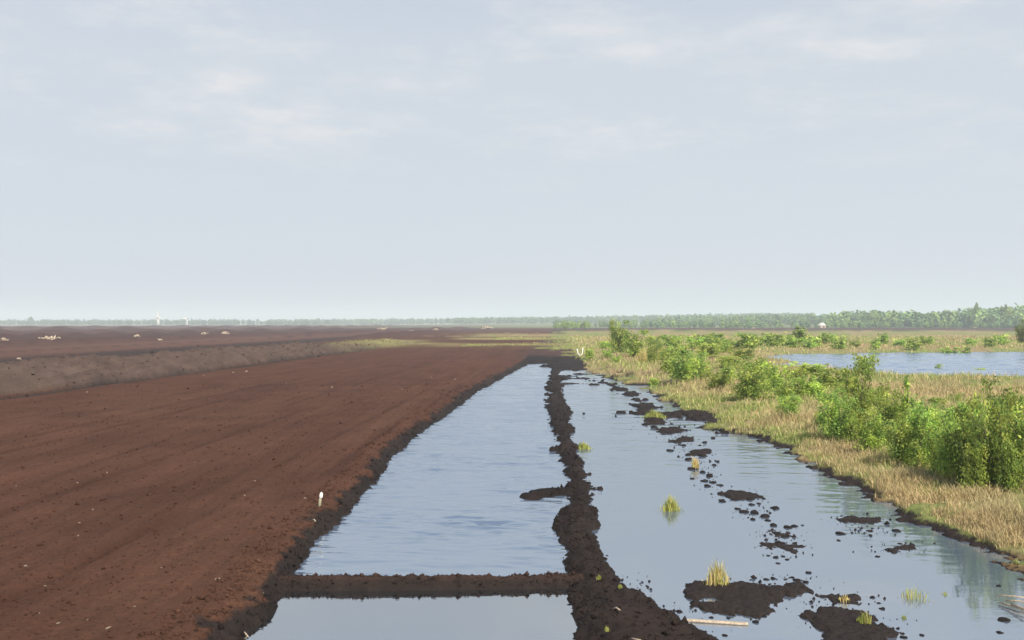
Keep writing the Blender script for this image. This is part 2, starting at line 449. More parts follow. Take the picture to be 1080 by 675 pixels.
    col = lerp(col, C(.062, .036, .030) * T(1 + .25 * n2), T(bey))
    gmix = lerp(C(.21, .19, .075), C(.24, .17, .085), T(sstep(-0.2, 0.4, n2 + n1)))
    col = lerp(col, gmix, T(grassy * sstep(-0.75, -0.2, n2 + 0.5)))
    green2 = sstep(150, 190, v) * (1 - sstep(250, 280, v)) * np.exp(-((u + 42 + 6 * n1) / 6) ** 2)
    col = lerp(col, C(.20, .18, .075), T(np.clip(green2 * 1.3, 0, 1)))
    # right-hand heath, sedge and lake margin
    onB = sstep(-0.1, 0.5, np.maximum(sB, np.where(v > 96, (u - 3.0 + 5 * n2 + 2 * n3 + 16 * n1 * sstep(120, 170, v)) * .4 - 2.0 * sstep(118, 96, v), -9)))
    turf = lerp(STRAW, GREEN, T(sstep(-0.40, 0.30, n1 * 0.8 + n2 * 0.6)))
    turf = lerp(turf, C(.26, .20, .10), T(sstep(0.1, 0.6, n2 - n1) * 0.4))
    heath = onB * (1 - sstep(520, 640, v + 90 * n1))
    col = lerp(col, turf, T(np.clip(heath, 0, 1)))
    mudm = np.exp(-np.maximum(s, 0) / np.where(sB >= s - 1e-6, 0.30 + 0.75 * np.clip(n2, -.3, 1), 0.22 + 0.22 * np.clip(n2 + .5 * n3, -.6, 1) + 0.003 * v))
    mudm = np.where((sD >= s - 1e-6) | (sSpur >= s - 1e-6) | (sMud >= s - 1e-6) | (sSpit >= s - 1e-6), 1.0, mudm)
    mudm = np.where((sEndR >= s - 1e-6) & (sB < 1.0), 0.9 * sstep(-0.6, 0.1, rd + 0.2), mudm)
    mudm = np.where((sEnd >= s - 1e-6) & (v < 150) & (sL < 0.6) & (u < 2), sstep(150, 122, v + 10 * n1), mudm)
    mudm = np.where(lake > -8, 0.25 * np.exp(-np.maximum(-lake, 0) / 0.6), mudm)
    mudm = np.where((v > 175), mudm * 0, mudm)
    mudm = sstep(0.20, 0.42, mudm + 0.16 * n3)
    col = lerp(col, MUD * T(1 + 0.35 * n2 + .2 * n3), T(mudm))
    damtop = (sDam >= s - 1e-6)
    col = np.where(T(damtop), lerp(MUD, C(.046, .027, .021), T(sstep(0.08, 0.30, s + .1 * n3))), col)
    dk = (sD >= s - 1e-6) & (s > 0)
    col = np.where(T(dk), lerp(MUD, C(.027, .0195, .0165), T(sstep(0.25, 0.8, s + .35 * n3))), col)
    # far right: dark peat strip then pasture
    fr = sstep(600, 660, v + 60 * n1) * (1 - sstep(960, 1020, v)) * sstep(10, 60, x)
    col = lerp(col, C(.060, .036, .033), T(fr))
    pale = sstep(900, 1050, v) * sstep(-300, 100, x)
    col = lerp(col, C(.14, .17, .06), T(pale * 0.8))
    vf = sstep(1700, 2300, v) * (1 - sstep(-200, 100, x))
    col = lerp(col, C(.22, .22, .11), T(vf))
    wet = np.clip(mudm + 0.8 * foot, 0, 1)
    return z, np.clip(col, 0.004, 1), wet, (s, sL, sD, sB, sDam, u)

# ground sheet: fan-shaped grid, finer where one stands closer
tt = np.concatenate([np.linspace(-1.0, -0.62, 50)[:-1], np.linspace(-0.62, 0.62, 820), np.linspace(0.62, 1.0, 50)[1:]])
inv = np.linspace(1 / 10.5, 1 / 900.0, 430)
vv = np.concatenate([np.linspace(3.0, 10.0, 14), 1 / inv, np.geomspace(960, 9000, 34)])
VV, TT = np.meshgrid(vv, tt, indexing='ij')
XX = TT * (VV + 5.0)
GX, GY = XX.ravel(), VV.ravel()
GZ, GC, GW, info = land(GX, GY)
s_, sL_, sD_, sB_, sDam_, u_ = info
nr, nc = VV.shape
idx = np.arange(nr * nc).reshape(nr, nc)
quads = np.stack([idx[:-1, :-1].ravel(), idx[:-1, 1:].ravel(), idx[1:, 1:].ravel(), idx[1:, :-1].ravel()], 1)
cu = u_[quads].mean(1); cv = GY[quads].mean(1)
midL = 0.5 * (ed(E_L, cv) + ed(E_D1, cv)); midR = ed(E_D2, cv) + 1.2
zone = np.full(len(quads), 5)
zone[(cv < 125) & (cu <= midL) & (cu > -34.6)] = 0                                  # tilled field
zone[(cv >= 125) & (cv < 240) & (cu <= -5) & (cu > -34.6)] = 0
zone[(cu <= -34.6) & (cu > -44) & (cv < 262)] = 1                                   # spoil bank
zone[(cv < 125) & (cu > midL) & (cu <= midR)] = 2                                   # dike
zone[(cv < 650) & (cu > midR) & ((cv < 125) | (cu > -5))] = 3                       # heath side
zone[(np.abs(cv - DAM_V) < 0.9) & (cu > ed(E_L, cv) + 0.1) & (cu < ed(E_D1, cv) - 0.1)] = 4
zone[cv >= 900] = 6
ZN = ['peat_field', 'spoil_bank', 'peat_dike', 'heath_ground', 'peat_dam', 'outer_peat_fields', 'distant_ground']
ZL = ['reddish brown tilled peat field beside the water', 'long grey-brown spoil bank beyond the tilled field', 'narrow dark peat dike between the two strips of water',
      'straw and green heath bank bordering the right-hand water', 'low peat dam crossing the channel', 'outer purple-brown peat fields', 'distant flat land under the tree line']
for zi in range(7):
    f = quads[zone == zi]
    if not len(f): continue
    used, invx = np.unique(f, return_inverse=True)
    me = mesh_np(ZN[zi], np.stack([GX, GY, GZ], 1)[used], invx.reshape(f.shape), GC[used], True, {'wet': GW[used]})
    o = obj(ZN[zi], me, M_TER, kind='structure'); o['label'] = ZL[zi]

# water sheets, their rims buried in the banks
def sheet(name, pts, mat, label):
    pts = np.array(pts); v = np.column_stack([pts, np.zeros(len(pts))])
    me = bpy.data.meshes.new(name); me.from_pydata(v.tolist(), [], [list(range(len(v)))]); me.update()
    o = obj(name, me, mat, kind='structure'); o['label'] = label
def mid_pts(E, v): return np.array([(ed(E, q) + SH * q) for q in v])
M_RIP = mat_water('rippled_water', 0.008, 0.35, None, 6.0, (.09, .125, .18))  # blue of the mirrored sky put into the diffuse colour
M_CALM = mat_water('calm_water', 0.003, 0.5, None, 11.0, (.012, .014, .016))
M_STRIP = mat_water('strip_water', 0.006, 0.8, None, 6.5, (.085, .112, .155))  # sky reflection partly painted in as bluish diffuse
M_LAKE = mat_water('lake_water', 0.02, 0.2, None, 6.0, (.09, .14, .24))  # lake's reflected sky blue painted into its diffuse colour
def strip_poly(v0, v1, fa, fb):
    va = np.linspace(v0, v1, 40)
    A = np.array([(fa(q), q) for q in va]); B = np.array([(fb(q), q) for q in va[::-1]])
    return np.concatenate([A, B])
xl = lambda q: ed(E_L, q) + SH * q - 0.8
xm = lambda q: 0.5 * (ed(E_D1, q) + ed(E_D2, q)) + SH * q
xr = lambda q: ed(E_B, q) + SH * q + 2.2 + 3.0 * float(sstep(55, 75, q))
def ripples(x, y, k, calm):
    g = sstep(-0.45, 0.35, fbm(x * 0.22, y * 0.30, 3, 301))
    near_ = 1 - sstep(30, 60, y); mid_ = 1 - sstep(70, 130, y) * .6
    y2 = y + 0.10 * x
    h = near_ * 0.0125 * fbm(x * 2.0, y2 * 6.5, 2, 302) + mid_ * 0.020 * fbm(x * 0.9, y2 * 2.7, 2, 303) + 0.024 * fbm(x * 0.5, y2 * 1.2, 2, 304) * sstep(25, 60, y)
    return k * h * (0.45 + 0.55 * g) * calm
def wave_sheet(name, rows, xa, xb, cols, mat, label, k=1.0, calm=None):
    t = np.linspace(0, 1, cols); A = np.array([xa(q) for q in rows]); B = np.array([xb(q) for q in rows])
    x = (A[:, None] * (1 - t) + B[:, None] * t).ravel(); y = np.repeat(rows, cols)
    c = 1.0 if calm is None else calm[2] + (1 - calm[2]) * sstep(calm[0], calm[1], y + 5 * fbm(x * .2, y * .12, 3, 305))
    z = ripples(x, y, k, c)
    ix = np.arange(len(x)).reshape(len(rows), cols)
    q = np.stack([ix[:-1, :-1].ravel(), ix[:-1, 1:].ravel(), ix[1:, 1:].ravel(), ix[1:, :-1].ravel()], 1)
    o = obj(name, mesh_np(name, np.stack([x, y, z], 1), q, smooth=True), mat, kind='structure'); o['label'] = label
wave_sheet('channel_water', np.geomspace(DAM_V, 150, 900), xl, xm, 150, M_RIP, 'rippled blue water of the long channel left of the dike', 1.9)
sheet('foreground_pool', strip_poly(4, DAM_V, xl, xm)[::-1], M_CALM, 'still pool in front of the peat dam')
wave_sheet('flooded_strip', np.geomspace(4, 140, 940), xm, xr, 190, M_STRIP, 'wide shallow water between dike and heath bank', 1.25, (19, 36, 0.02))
cx, cy = LAKE.mean(0)
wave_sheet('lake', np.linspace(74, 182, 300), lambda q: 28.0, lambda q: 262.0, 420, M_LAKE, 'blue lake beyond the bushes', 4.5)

def ground_z(x, y):
    return land(np.atleast_1d(np.float64(x)), np.atleast_1d(np.float64(y)))[0]

# ------------------------------------------------------------------ shrubs and saplings
LEAF_COLS = np.array([(.390, .490, .105), (.300, .410, .095), (.460, .530, .125), (.215, .315, .080)])
def make_shrub(seed, h, w, nleaf, leaf, stems=4, shape='bush', tone=1.0):
    """returns (stem mesh, crown mesh); base at the origin"""
    r = np.random.default_rng(seed)
    tubes, tips = [], []
    for k in range(stems):
        a = 2 * math.pi * (k + r.uniform(0, .6)) / stems
        lean = r.uniform(0.15, 0.5) * w if stems > 1 else 0.06 * w
        hh = h * (r.uniform(0.72, 1.0) if shape == 'bush' else r.uniform(0.92, 1.0) if k == 0 else r.uniform(.35, .6))
        t = np.linspace(0, 1, 7)
        px = lean * math.cos(a) * t ** 1.3 + 0.05 * w * np.sin(5 * t + r.uniform(0, 6)) * t
        py = lean * math.sin(a) * t ** 1.3 + 0.05 * w * np.cos(4 * t + r.uniform(0, 6)) * t
        pz = hh * t * 0.97
        pts = np.stack([px, py, pz], 1); pts[0, 2] = -0.08
        tubes.append(tube(pts, 0.016 * h * (1 - t * 0.85) * (1.0 if stems > 1 else 1.4), 5))
        nb = 9 if shape == 'bush' else 16
        for b in range(nb):
            tb = r.uniform(0.04, 1.0) ** 1.15; p0 = np.array([np.interp(tb, t, pts[:, i]) for i in range(3)])
            ab = r.uniform(0, 2 * math.pi)
            if shape == 'spire': L = w * 0.5 * (1.10 - tb) ** 0.8 * r.uniform(0.6, 1.1)
            else: L = w * r.uniform(0.10, 0.48) * (1.15 - 0.6 * tb)
            el = r.uniform(0.15, 0.9) if shape == 'bush' else r.uniform(0.1, 0.7)
            d = np.array([math.cos(ab) * math.cos(el), math.sin(ab) * math.cos(el), math.sin(el)])
            p1 = p0 + d * L; p1[2] = min(p1[2], h * 1.08)
            pm = (p0 + p1) / 2 + r.normal(0, 0.03 * w, 3)
            tubes.append(tube([p0, pm, p1], [0.006 * h, 0.004 * h, 0.002 * h], 4))
            tips.append((p0, pm, p1))
    V, Q, T = join(tubes)
    stem = mesh_np('stem', V, [Q, T], smooth=True)
    n = nleaf
    ti = r.integers(0, len(tips), n); tt_ = r.uniform(0.15, 1.08, n) ** 0.8
    A = np.array([x[0] for x in tips])[ti]; B = np.array([x[1] for x in tips])[ti]; Cc = np.array([x[2] for x in tips])[ti]
    c = A * ((1 - tt_) ** 2)[:, None] + B * (2 * tt_ * (1 - tt_))[:, None] + Cc * (tt_ ** 2)[:, None]
    clump = r.normal(0, 1, (len(tips), 3))
    c += r.normal(0, 1, (n, 3)) * np.array([.050 * w, .050 * w, .042 * h])
    c[:, 2] = np.maximum(c[:, 2], 0.06 * h * r.uniform(0.3, 1.5, n))
    low = r.uniform(0, 1, n) < 0.4
    c[:, 2] = np.where(low, c[:, 2] * r.uniform(.2, 1, n), c[:, 2])
    # leaf quads
    nrm = r.normal(0, 1, (n, 3)) + np.array([0, 0, 0.7]) + 0.5 * (c - [0, 0, h * .5]) / max(h, w)
    nrm /= np.linalg.norm(nrm, axis=1)[:, None]
    ax = np.cross(nrm, r.normal(0, 1, (n, 3))); ax /= np.linalg.norm(ax, axis=1)[:, None] + 1e-9
    bx = np.cross(nrm, ax)
    sz = leaf * r.uniform(0.6, 1.3, n)[:, None]
    v = np.stack([c - ax * sz * .6, c + bx * sz * .36 - ax * sz * .05, c + ax * sz * .62 + nrm * sz * -.12, c - bx * sz * .36 - ax * sz * .05], 1).reshape(-1, 3)
    f = np.arange(4 * n).reshape(-1, 4)
    ci = r.integers(0, 4, len(tips))[ti]
    col = LEAF_COLS[ci] * r.uniform(.7, 1.35, len(tips))[ti][:, None] * r.uniform(0.75, 1.3, n)[:, None] * tone
    crown = mesh_np('crown', v, f, np.repeat(col, 4, 0))
    return stem, crown
SHRUB = {}
for k in range(5): SHRUB['near%d' % k] = make_shrub(100 + k, 1.0, 0.95, 4000, 0.045, 6)
for k in range(2): SHRUB['spire%d' % k] = make_shrub(120 + k, 1.0, 0.46, 1700, 0.042, 3, 'spire')
for k in range(5): SHRUB['mid%d' % k] = make_shrub(140 + k, 1.0, 1.1, 1500, 0.075, 5)
for k in range(4): SHRUB['far%d' % k] = make_shrub(160 + k, 1.0, 1.2, 420, 0.15, 4)
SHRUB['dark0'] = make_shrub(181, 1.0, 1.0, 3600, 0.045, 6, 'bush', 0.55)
SHRUB['pine0'] = make_shrub(182, 1.0, 0.75, 2400, 0.05, 2, 'spire', 0.5)
def place_shrub(px, py, hpx, wpx, kind, label, group, name='birch_shrub', cat='shrub'):
    z = 0.4
    for _ in range(3):
        x, y = P(px, py, z); z = float(ground_z(x, y)[0])
    d = y
    h = hpx * d / FPX * 1.06; w = wpx * d / FPX * (1.12 if d < 60 else 1.04)
    stem, crown = SHRUB[kind]
    base = {'s': 0.46, 'p': 0.75}.get(kind[0], 1.0)
    e = empty(name, (x, y, z), random.uniform(0, 6.28), (w / base / 1.12, w / base / 1.12, h), label, cat, group)
    obj('stem', stem, M_BARK, e); obj('crown', crown, M_LEAF, e)
    return e
G1 = 'birch thicket on the heath bank'
thicket = [
 (884, 463, 52, 46, 'near0', 'leafy shrub at the water-side end of the thicket, lowest branches over straw grass'),
 (907, 458, 72, 40, 'near1', 'tall yellow-green sapling rising above the lake-side end of the thicket'),
 (918, 474, 46, 44, 'near2', 'low rounded bush in front of the tall yellow-green sapling'),
 (938, 466, 54, 48, 'near3', 'mid-green bush between the yellow-green sapling and the narrow spire'),
 (957, 470, 78, 30, 'spire0', 'narrow pointed sapling with bare top standing out of the thicket'),
 (951, 490, 50, 44, 'near4', 'bushy shrub at the foot of the narrow spire sapling'),
 (978, 492, 60, 50, 'near0', 'bright green shrub just right of the narrow spire sapling'),
 (1003, 503, 66, 50, 'near1', 'shrub leaning over the straw grass, next to the darkest hollow of the thicket'),
 (1018, 512, 74, 40, 'dark0', 'dark green shady bush, the darkest hollow of the thicket'),  # shade of the gap between bushes put into the leaf tone
 (1043, 516, 92, 60, 'near2', 'largest full bush of the thicket, its foot in the tan grass'),
 (1076, 514, 90, 64, 'near3', 'big bright bush cut by the right edge of the picture'),
 (1000, 478, 50, 50, 'near4', 'bush behind the shrub that leans over the straw grass'),
 (1026, 470, 48, 46, 'near0', 'bush in the back row below the dark topped shrub'),
 (1052, 462, 54, 42, 'dark0', 'dark topped shrub poking up at the back of the thicket'),
 (1084, 470, 52, 50, 'near1', 'back-row bush at the right edge of the picture'),
 (972, 462, 36, 42, 'near2', 'small back-row bush just behind the narrow spire sapling'),
 (900, 440, 28, 40, 'near3', 'low greyish bush behind the yellow-green sapling'),
 (868, 448, 18, 22, 'mid1', 'small loose bush in straw grass left of the thicket'),
 (990, 432, 14, 20, 'mid2', 'small isolated bush in tan grass behind the thicket'),
 (1010, 425, 10, 14, 'mid3', 'tiny bush in tan grass near the lake, behind the thicket')]
thicket += [
 (895, 466, 40, 22, 'spire1', 'thin feathery sapling at the front of the lake-side end of the thicket'), (927, 478, 44, 24, 'spire0', 'feathery sapling just right of the low rounded bush'),
 (968, 494, 52, 26, 'spire1', 'feathery sapling in front of the narrow spire, foot in tan grass'), (990, 500, 48, 30, 'near3', 'low leafy bush at the grass edge between the bright shrub and the leaning shrub'),
 (1028, 519, 58, 36, 'near4', 'low front bush at the foot of the darkest hollow'), (1062, 520, 62, 40, 'near0', 'front bush between the largest bush and the right edge'),
 (1010, 486, 62, 28, 'spire0', 'feathery pointed top behind the darkest hollow'), (1066, 486, 66, 34, 'spire1', 'feathery pointed top behind the largest bush'),
 (945, 452, 30, 34, 'mid4', 'back-row bush between the yellow-green sapling and the spire, level with tan grass')]
for t in thicket: place_shrub(*t, G1)
G2 = 'bushes along the heath between water and lake'
middle = [
 (788, 423, 40, 50, 'near4', 'round bright bush midway along the heath, nearest the flooded strip'),
 (832, 440, 24, 30, 'near0', 'round bush by itself in straw grass above the muddy inlet'),
 (815, 412, 30, 40, 'mid0', 'bush behind the round bright bush, in front of the lake tip'),
 (757, 412, 24, 32, 'mid1', 'smaller bush left of the round bright bush'),
 (846, 420, 26, 34, 'mid2', 'pale bush between straw patches left of the lake'),
 (875, 410, 22, 44, 'mid3', 'wide grey-green bush close to the near lake shore'),
 (911, 396, 26, 30, 'mid4', 'dark topped bush standing against the lake water'),
 (857, 395, 12, 46, 'mid0', 'flat wide bush on the near shore of the lake'),
 (722, 402, 34, 44, 'mid1', 'large loose bush in the middle heath, farther along the flooded strip'),
 (706, 394, 26, 30, 'mid2', 'bush joined to the large loose bush on its channel side'),
 (688, 383, 22, 22, 'near1', 'compact dark green bush standing before pale dry reeds'),
 (654, 372, 32, 34, 'near2', 'tallest bush at the far end of the heath, near the white sticks'),
 (670, 377, 28, 32, 'mid3', 'bush to the right of the tallest far heath bush'),
 (640, 368, 10, 20, 'mid4', 'low bush left of the tallest far heath bush'),
 (622, 378, 10, 14, 'mid0', 'small green bush right beside the white bent stick'),
 (650, 382, 8, 14, 'mid1', 'tiny bush in straw grass below the tallest far heath bush'),
 (710, 368, 16, 30, 'mid2', 'bush behind the pale dry reeds'),
 (735, 386, 14, 30, 'mid3', 'low dark bush behind the large loose bush'),
 (772, 388, 16, 40, 'mid4', 'broad low bush in the middle heath, level with the lake tip'),
 (748, 378, 16, 36, 'mid0', 'bush in the middle heath left of the broad low bush'),
 (798, 396, 20, 30, 'mid1', 'bush directly left of the lake tip'),
 (732, 368, 14, 30, 'mid2', 'bush in the rear heath above the large loose bush'),
 (990, 393, 9, 10, 'mid3', 'single small round bush standing in the lake shallows'),
 (1014, 395, 6, 9, 'mid4', 'very small bush at the lake edge beside another'),
 (1034, 395, 7, 14, 'mid0', 'low wide bush at the lake edge, rightmost of the three small ones'),
 (1078, 362, 22, 16, 'dark0', 'dark tree-like bush at the right edge beyond the lake')]
middle += [
 (700, 380, 14, 24, 'mid3', 'bush just right of the compact dark green bush, farther back'), (716, 378, 16, 26, 'mid4', 'bush between the compact dark green bush and the rear heath row'),
 (690, 404, 10, 16, 'mid0', 'tiny bush at the heath edge below the compact dark green bush'), (741, 400, 20, 26, 'mid2', 'bush right of the large loose bush, touching it'),
 (766, 404, 20, 28, 'near3', 'bush behind the gap left of the round bright bush'), (803, 418, 26, 28, 'near0', 'bush touching the round bright bush on its lake side'),
 (828, 426, 26, 28, 'mid3', 'bush behind the lone round bush above the muddy inlet'), (838, 402, 16, 26, 'mid4', 'bush just below the lake tip'),
 (862, 424, 20, 26, 'mid0', 'grassy bush between the lone round bush and the thicket'), (782, 378, 14, 30, 'mid1', 'rear bush above the round bright bush'),
 (764, 372, 12, 30, 'mid3', 'rear bush left of the one above the round bright bush'), (690, 366, 14, 24, 'mid4', 'rear bush straight behind the compact dark green bush'),
 (640, 378, 9, 16, 'mid2', 'low bush between the white bent stick and the tallest far heath bush'), (893, 420, 22, 34, 'mid1', 'grey-green bush between the lake shore and the tall yellow-green sapling'),
 (925, 432, 26, 30, 'mid2', 'bush behind the gap between yellow-green sapling and narrow spire')]
for t in middle: place_shrub(*t, G2)
# the rows of bushes beyond the lake and beyond the heath
rowA = [(742 + 9.2 * k + random.uniform(-3, 3), 366 + random.uniform(-4, 3), random.uniform(9, 17), random.uniform(16, 28)) for k in range(17)]
for i, t in enumerate(sorted(rowA)):
    place_shrub(*t, 'far%d' % (i % 4), '%s bush from the left in the bush row behind the tip of the lake' % ordinal(i + 1), 'bush row behind the lake tip')
rowB = [(905 + 13.5 * k + random.uniform(-5, 5), 368 + random.uniform(-5, 1), random.uniform(6, 13), random.uniform(10, 22)) for k in range(12)]
for i, t in enumerate(sorted(rowB)):
    place_shrub(*t, 'far%d' % ((i + 1) % 4), '%s bush from the left on the far shore of the blue lake' % ordinal(i + 1), 'bushes on the far lake shore')
rowC = [(588 + 3.6 * k + random.uniform(-2, 2), 347 + random.uniform(-.8, .6), random.uniform(4.5, 8.5), random.uniform(6, 10)) for k in range(9)]
for i, t in enumerate(sorted(rowC)):
    place_shrub(*t, 'far%d' % ((i + 2) % 4), '%s tree from the left in the small green copse at the end of the dike' % ordinal(i + 1), 'copse beyond the dike', 'copse_tree', 'tree')

# ------------------------------------------------------------------ far woods
def wood(name, lines, label, seed):
    """lines: (x0, y0, x1, y1, depth, n, hmin, hmax, tone)"""
    # crowns only: trunks are hidden at this range
    r = np.random.default_rng(seed); VV_, CC_ = [], []
    for (x0, y0, x1, y1, dep, n, h0, h1, tone) in lines:
        t = r.uniform(0, 1, n); x = lerp(x0, x1, t) + r.normal(0, 6, n); y = lerp(y0, y1, t) + r.uniform(0, dep, n)
        zz = ground_z(x, y)
        clus = 0.5 + 0.5 * fbm(x / 60.0, y / 60.0, 3, seed)
        h = lerp(h0, h1, np.clip(0.25 + 0.5 * clus + r.normal(0, .17, n), 0, 1.15)); w = h * r.uniform(0.45, 0.85, n)
        for i in range(n):
            m = 100
            d = r.normal(0, 1, (m, 3)); d /= np.linalg.norm(d, axis=1)[:, None]
            rad = r.uniform(0.55, 1.0, m) ** 0.6
            c = d * rad[:, None] * [w[i] / 2, w[i] / 2, h[i] * .48]
            c += np.sign(c) * 0 + r.normal(0, 1, (m, 3)) * 0.05 * h[i]
            c[:, 2] = c[:, 2] * np.where(c[:, 2] < 0, 1.0, 1.0) + h[i] * .52
            c += [x[i], y[i], zz[i]]
            s = 0.10 * h[i] * r.uniform(.6, 1.3, m)
            nrm = d + r.normal(0, .45, (m, 3)); nrm /= np.linalg.norm(nrm, axis=1)[:, None]
            ax = np.cross(nrm, r.normal(0, 1, (m, 3))); ax /= np.linalg.norm(ax, axis=1)[:, None]; bx = np.cross(nrm, ax)
            v = np.stack([c - ax * s[:, None], c + bx * s[:, None] * .8, c + ax * s[:, None], c - bx * s[:, None] * .8], 1)
            VV_.append(v.reshape(-1, 3))
            base = np.array([(.125, .185, .060), (.100, .160, .060), (.150, .205, .060), (.085, .135, .055)])[r.integers(0, 4)] * tone * r.uniform(.75, 1.35) * 1.3
            CC_.append(np.repeat(base[None, :] * r.uniform(.88, 1.12, (m, 1)), 4, 0))
    V = np.concatenate(VV_); f = np.arange(len(V)).reshape(-1, 4)
    o = obj(name, mesh_np(name, V, f, np.concatenate(CC_)), M_FAR, kind='stuff'); o['label'] = label
def X(px, d): return (px - 540) / FPX * d
wood('forest', [(X(930, 1000), 1000, X(1190, 900), 900, 160, 360, 10, 19, 1.0), (X(700, 1500), 1500, X(1000, 1150), 1150, 220, 460, 9, 16, .95),
                (X(1090, 1050), 1050, X(1200, 950), 950, 200, 120, 16, 24, 1.0)], 'mixed green forest closing the view behind the lake', 5)
wood('distant_forest', [(X(470, 2300), 2300, X(880, 2000), 2000, 300, 520, 11, 18, .8), (X(300, 2900), 2900, X(620, 2500), 2500, 300, 330, 11, 19, .75)], 'hazy blue-green forest along the middle of the horizon', 6)
wood('hazy_treeline', [(X(-200, 2700), 2700, X(340, 2400), 2400, 250, 520, 8, 15, .6), (X(-60, 3300), 3300, X(460, 2900), 2900, 250, 320, 13, 21, .6)], 'thin pale blue treeline on the horizon behind the peat fields', 8)
wood('scrub_belt', [(X(640, 950), 950, X(1120, 860), 860, 50, 170, 3, 9, 1.1), (X(590, 1150), 1150, X(800, 950), 950, 40, 90, 4, 10, 1.0)], 'belt of small trees and scrub in front of the forest', 9)
# tall single trees standing out of the woods
def lone_tree(px, d, h, w, label, tone=0.6, seed=300):
    x = X(px, d); z = float(ground_z(x, d)[0])
    st, cr = make_shrub(seed, 1.0, .8, 260, .2, 3, 'bush', tone)
    e = empty('tall_tree', (x, d, z), 0.3, (w, w, h), label, 'tree', 'trees standing out of the woods')
    obj('trunk', st, M_BARK, e); obj('crown', cr, M_LEAF, e)
lone_tree(1028, 980, 25, 11, 'block-shaped tree top standing above the forest behind the lake', .5, 301)
lone_tree(1060, 960, 25, 16, 'broad rounded tree crown above the forest near the right edge', .55, 302)
lone_tree(32, 2700, 23, 26, 'rounded tree clump rising from the treeline at the far left', .5, 303)
lone_tree(202, 2600, 19, 11, 'small tree bump just right of the smaller wind turbine', .5, 304)
lone_tree(236, 2600, 18, 11, 'small tree bump on the horizon, second right of the wind turbines', .5, 305)

# ------------------------------------------------------------------ grass
def blades(x, y, z, h, w, col, r, bend=0.5):
    n = len(x); a = r.uniform(0, 2 * math.pi, n); b = a + math.pi / 2 + r.normal(0, .5, n)
    lean = h * r.uniform(0.05, bend, n)
    wx, wy = np.cos(a) * w / 2, np.sin(a) * w / 2
    lx, ly = np.cos(b) * lean, np.sin(b) * lean
    p = np.zeros((n, 5, 3))
    p[:, 0] = np.stack([x - wx, y - wy, z - 0.03], 1); p[:, 1] = np.stack([x + wx, y + wy, z - 0.03], 1)
    p[:, 2] = np.stack([x + wx * .8 + lx * .35, y + wy * .8 + ly * .35, z + h * .6], 1)
    p[:, 3] = np.stack([x - wx * .8 + lx * .35, y - wy * .8 + ly * .35, z + h * .6], 1)
    p[:, 4] = np.stack([x + lx, y + ly, z + h], 1)
    base = np.arange(n) * 5
    Q = np.stack([base, base + 1, base + 2, base + 3], 1); T = np.stack([base + 3, base + 2, base + 4], 1)
    return p.reshape(-1, 3), Q, T, np.repeat(col, 5, 0)
def grass_field(name, n, v0, v1, umin, umax, label, r, pw=1.0):
    v = v0 * (v1 / v0) ** (r.uniform(0, 1, n) ** pw)
    t = r.uniform(0, 1, n) ** 1.25
    u = ed(E_B, v) + umin + t * np.minimum(umax, 0.68 * (v + 4) - ed(E_B, v) + 2)
    x = u + SH * v
    keep = np.abs(x) < 0.75 * (v + 6); x, v = x[keep], v[keep]
    z, c, wet, inf = land(x, v)
    clump = fbm(x * 0.9, v * 0.7, 3, 201)
    keep = (z > 0.05) & (c[:, 0] > .125) & (r.uniform(0, 1, len(x)) > wet * 1.02) & (clump > -0.30 + 0.15 * r.normal(0, 1, len(x)))
    x, v, z, clump = x[keep], v[keep], z[keep], clump[keep]
    k = len(x)
    n1 = fbm(x * 0.16, v * 0.10, 3, 202); n2 = fbm(x * 0.8, v * 0.6, 3, 203)
    s = x - SH * v - ed(E_B, v)
    gf = np.clip(0.66 + 0.25 * sstep(35, 80, v) + 2.6 * n1 + 0.9 * n2 + 0.6 * np.exp(-s / 1.0), 0, 1)
    straw = np.array([.50, .41, .22]); orange = np.array([.46, .345, .19]); green = np.array([.260, .310, .090])
    isg = r.uniform(0, 1, k) < gf * 0.85
    col = np.where(isg[:, None], green, lerp(straw, orange, np.clip(.4 + n2 - .6 * n1, 0, 1)[:, None])) * (r.uniform(.65, 1.3, k) * (1.06 + .35 * n2 + .25 * n1))[:, None]
    lod = np.maximum(1.0, v / 32.0)
    h = (0.13 + 0.42 * np.clip(clump + .25, 0, 1) ** 1.3 + 0.10 * r.normal(0, 1, k)) * (0.40 + 0.60 * np.clip(s / 2.5, 0, 1)) * np.where(isg, .75, 1) * (1 + 0.1 * (lod - 1))
    h = np.clip(h, 0.06, .9)
    V, Q, T, CL = blades(x, v, z, h, 0.013 * lod * r.uniform(.7, 1.4, k), col, r, 1.3)
    o = obj(name, mesh_np(name, V, [Q, T], CL), M_GRASS, kind='stuff'); o['label'] = label
r2 = np.random.default_rng(99)
grass_field('grass', 430000, 13, 70, 0.1, 42, 'straw and olive grass covering the heath bank', r2)
grass_field('far_grass', 130000, 70, 330, -22, 172, 'pale dry grass of the farther heath around the lake', r2)
def tuft(name, px, py, hpx, wpx, n, cols, label, z=None, wb=0.012, bend=.5, group='grass tufts standing in the water'):
    x, y = P(px, py, z or 0); r = np.random.default_rng(int(px * 7 + py))
    h = hpx * y / FPX; w = wpx * y / FPX
    bx = r.normal(0, .22, n) * w; by = r.normal(0, .22, n) * w
    ci = r.integers(0, len(cols), n); col = np.array(cols)[ci] * r.uniform(.75, 1.25, n)[:, None]
    hh = h * r.uniform(.5, 1.1, n) * np.exp(-(bx ** 2 + by ** 2) / (w * .5) ** 2)
    V, Q, T, CL = blades(bx, by, np.zeros(n) - 0.02, hh, wb * r.uniform(.7, 1.3, n), col, r, bend)
    return obj(name, mesh_np(name, V, [Q, T], CL), M_GRASS, loc=(x, y, z or 0), label=label, cat='grass tuft', group=group)
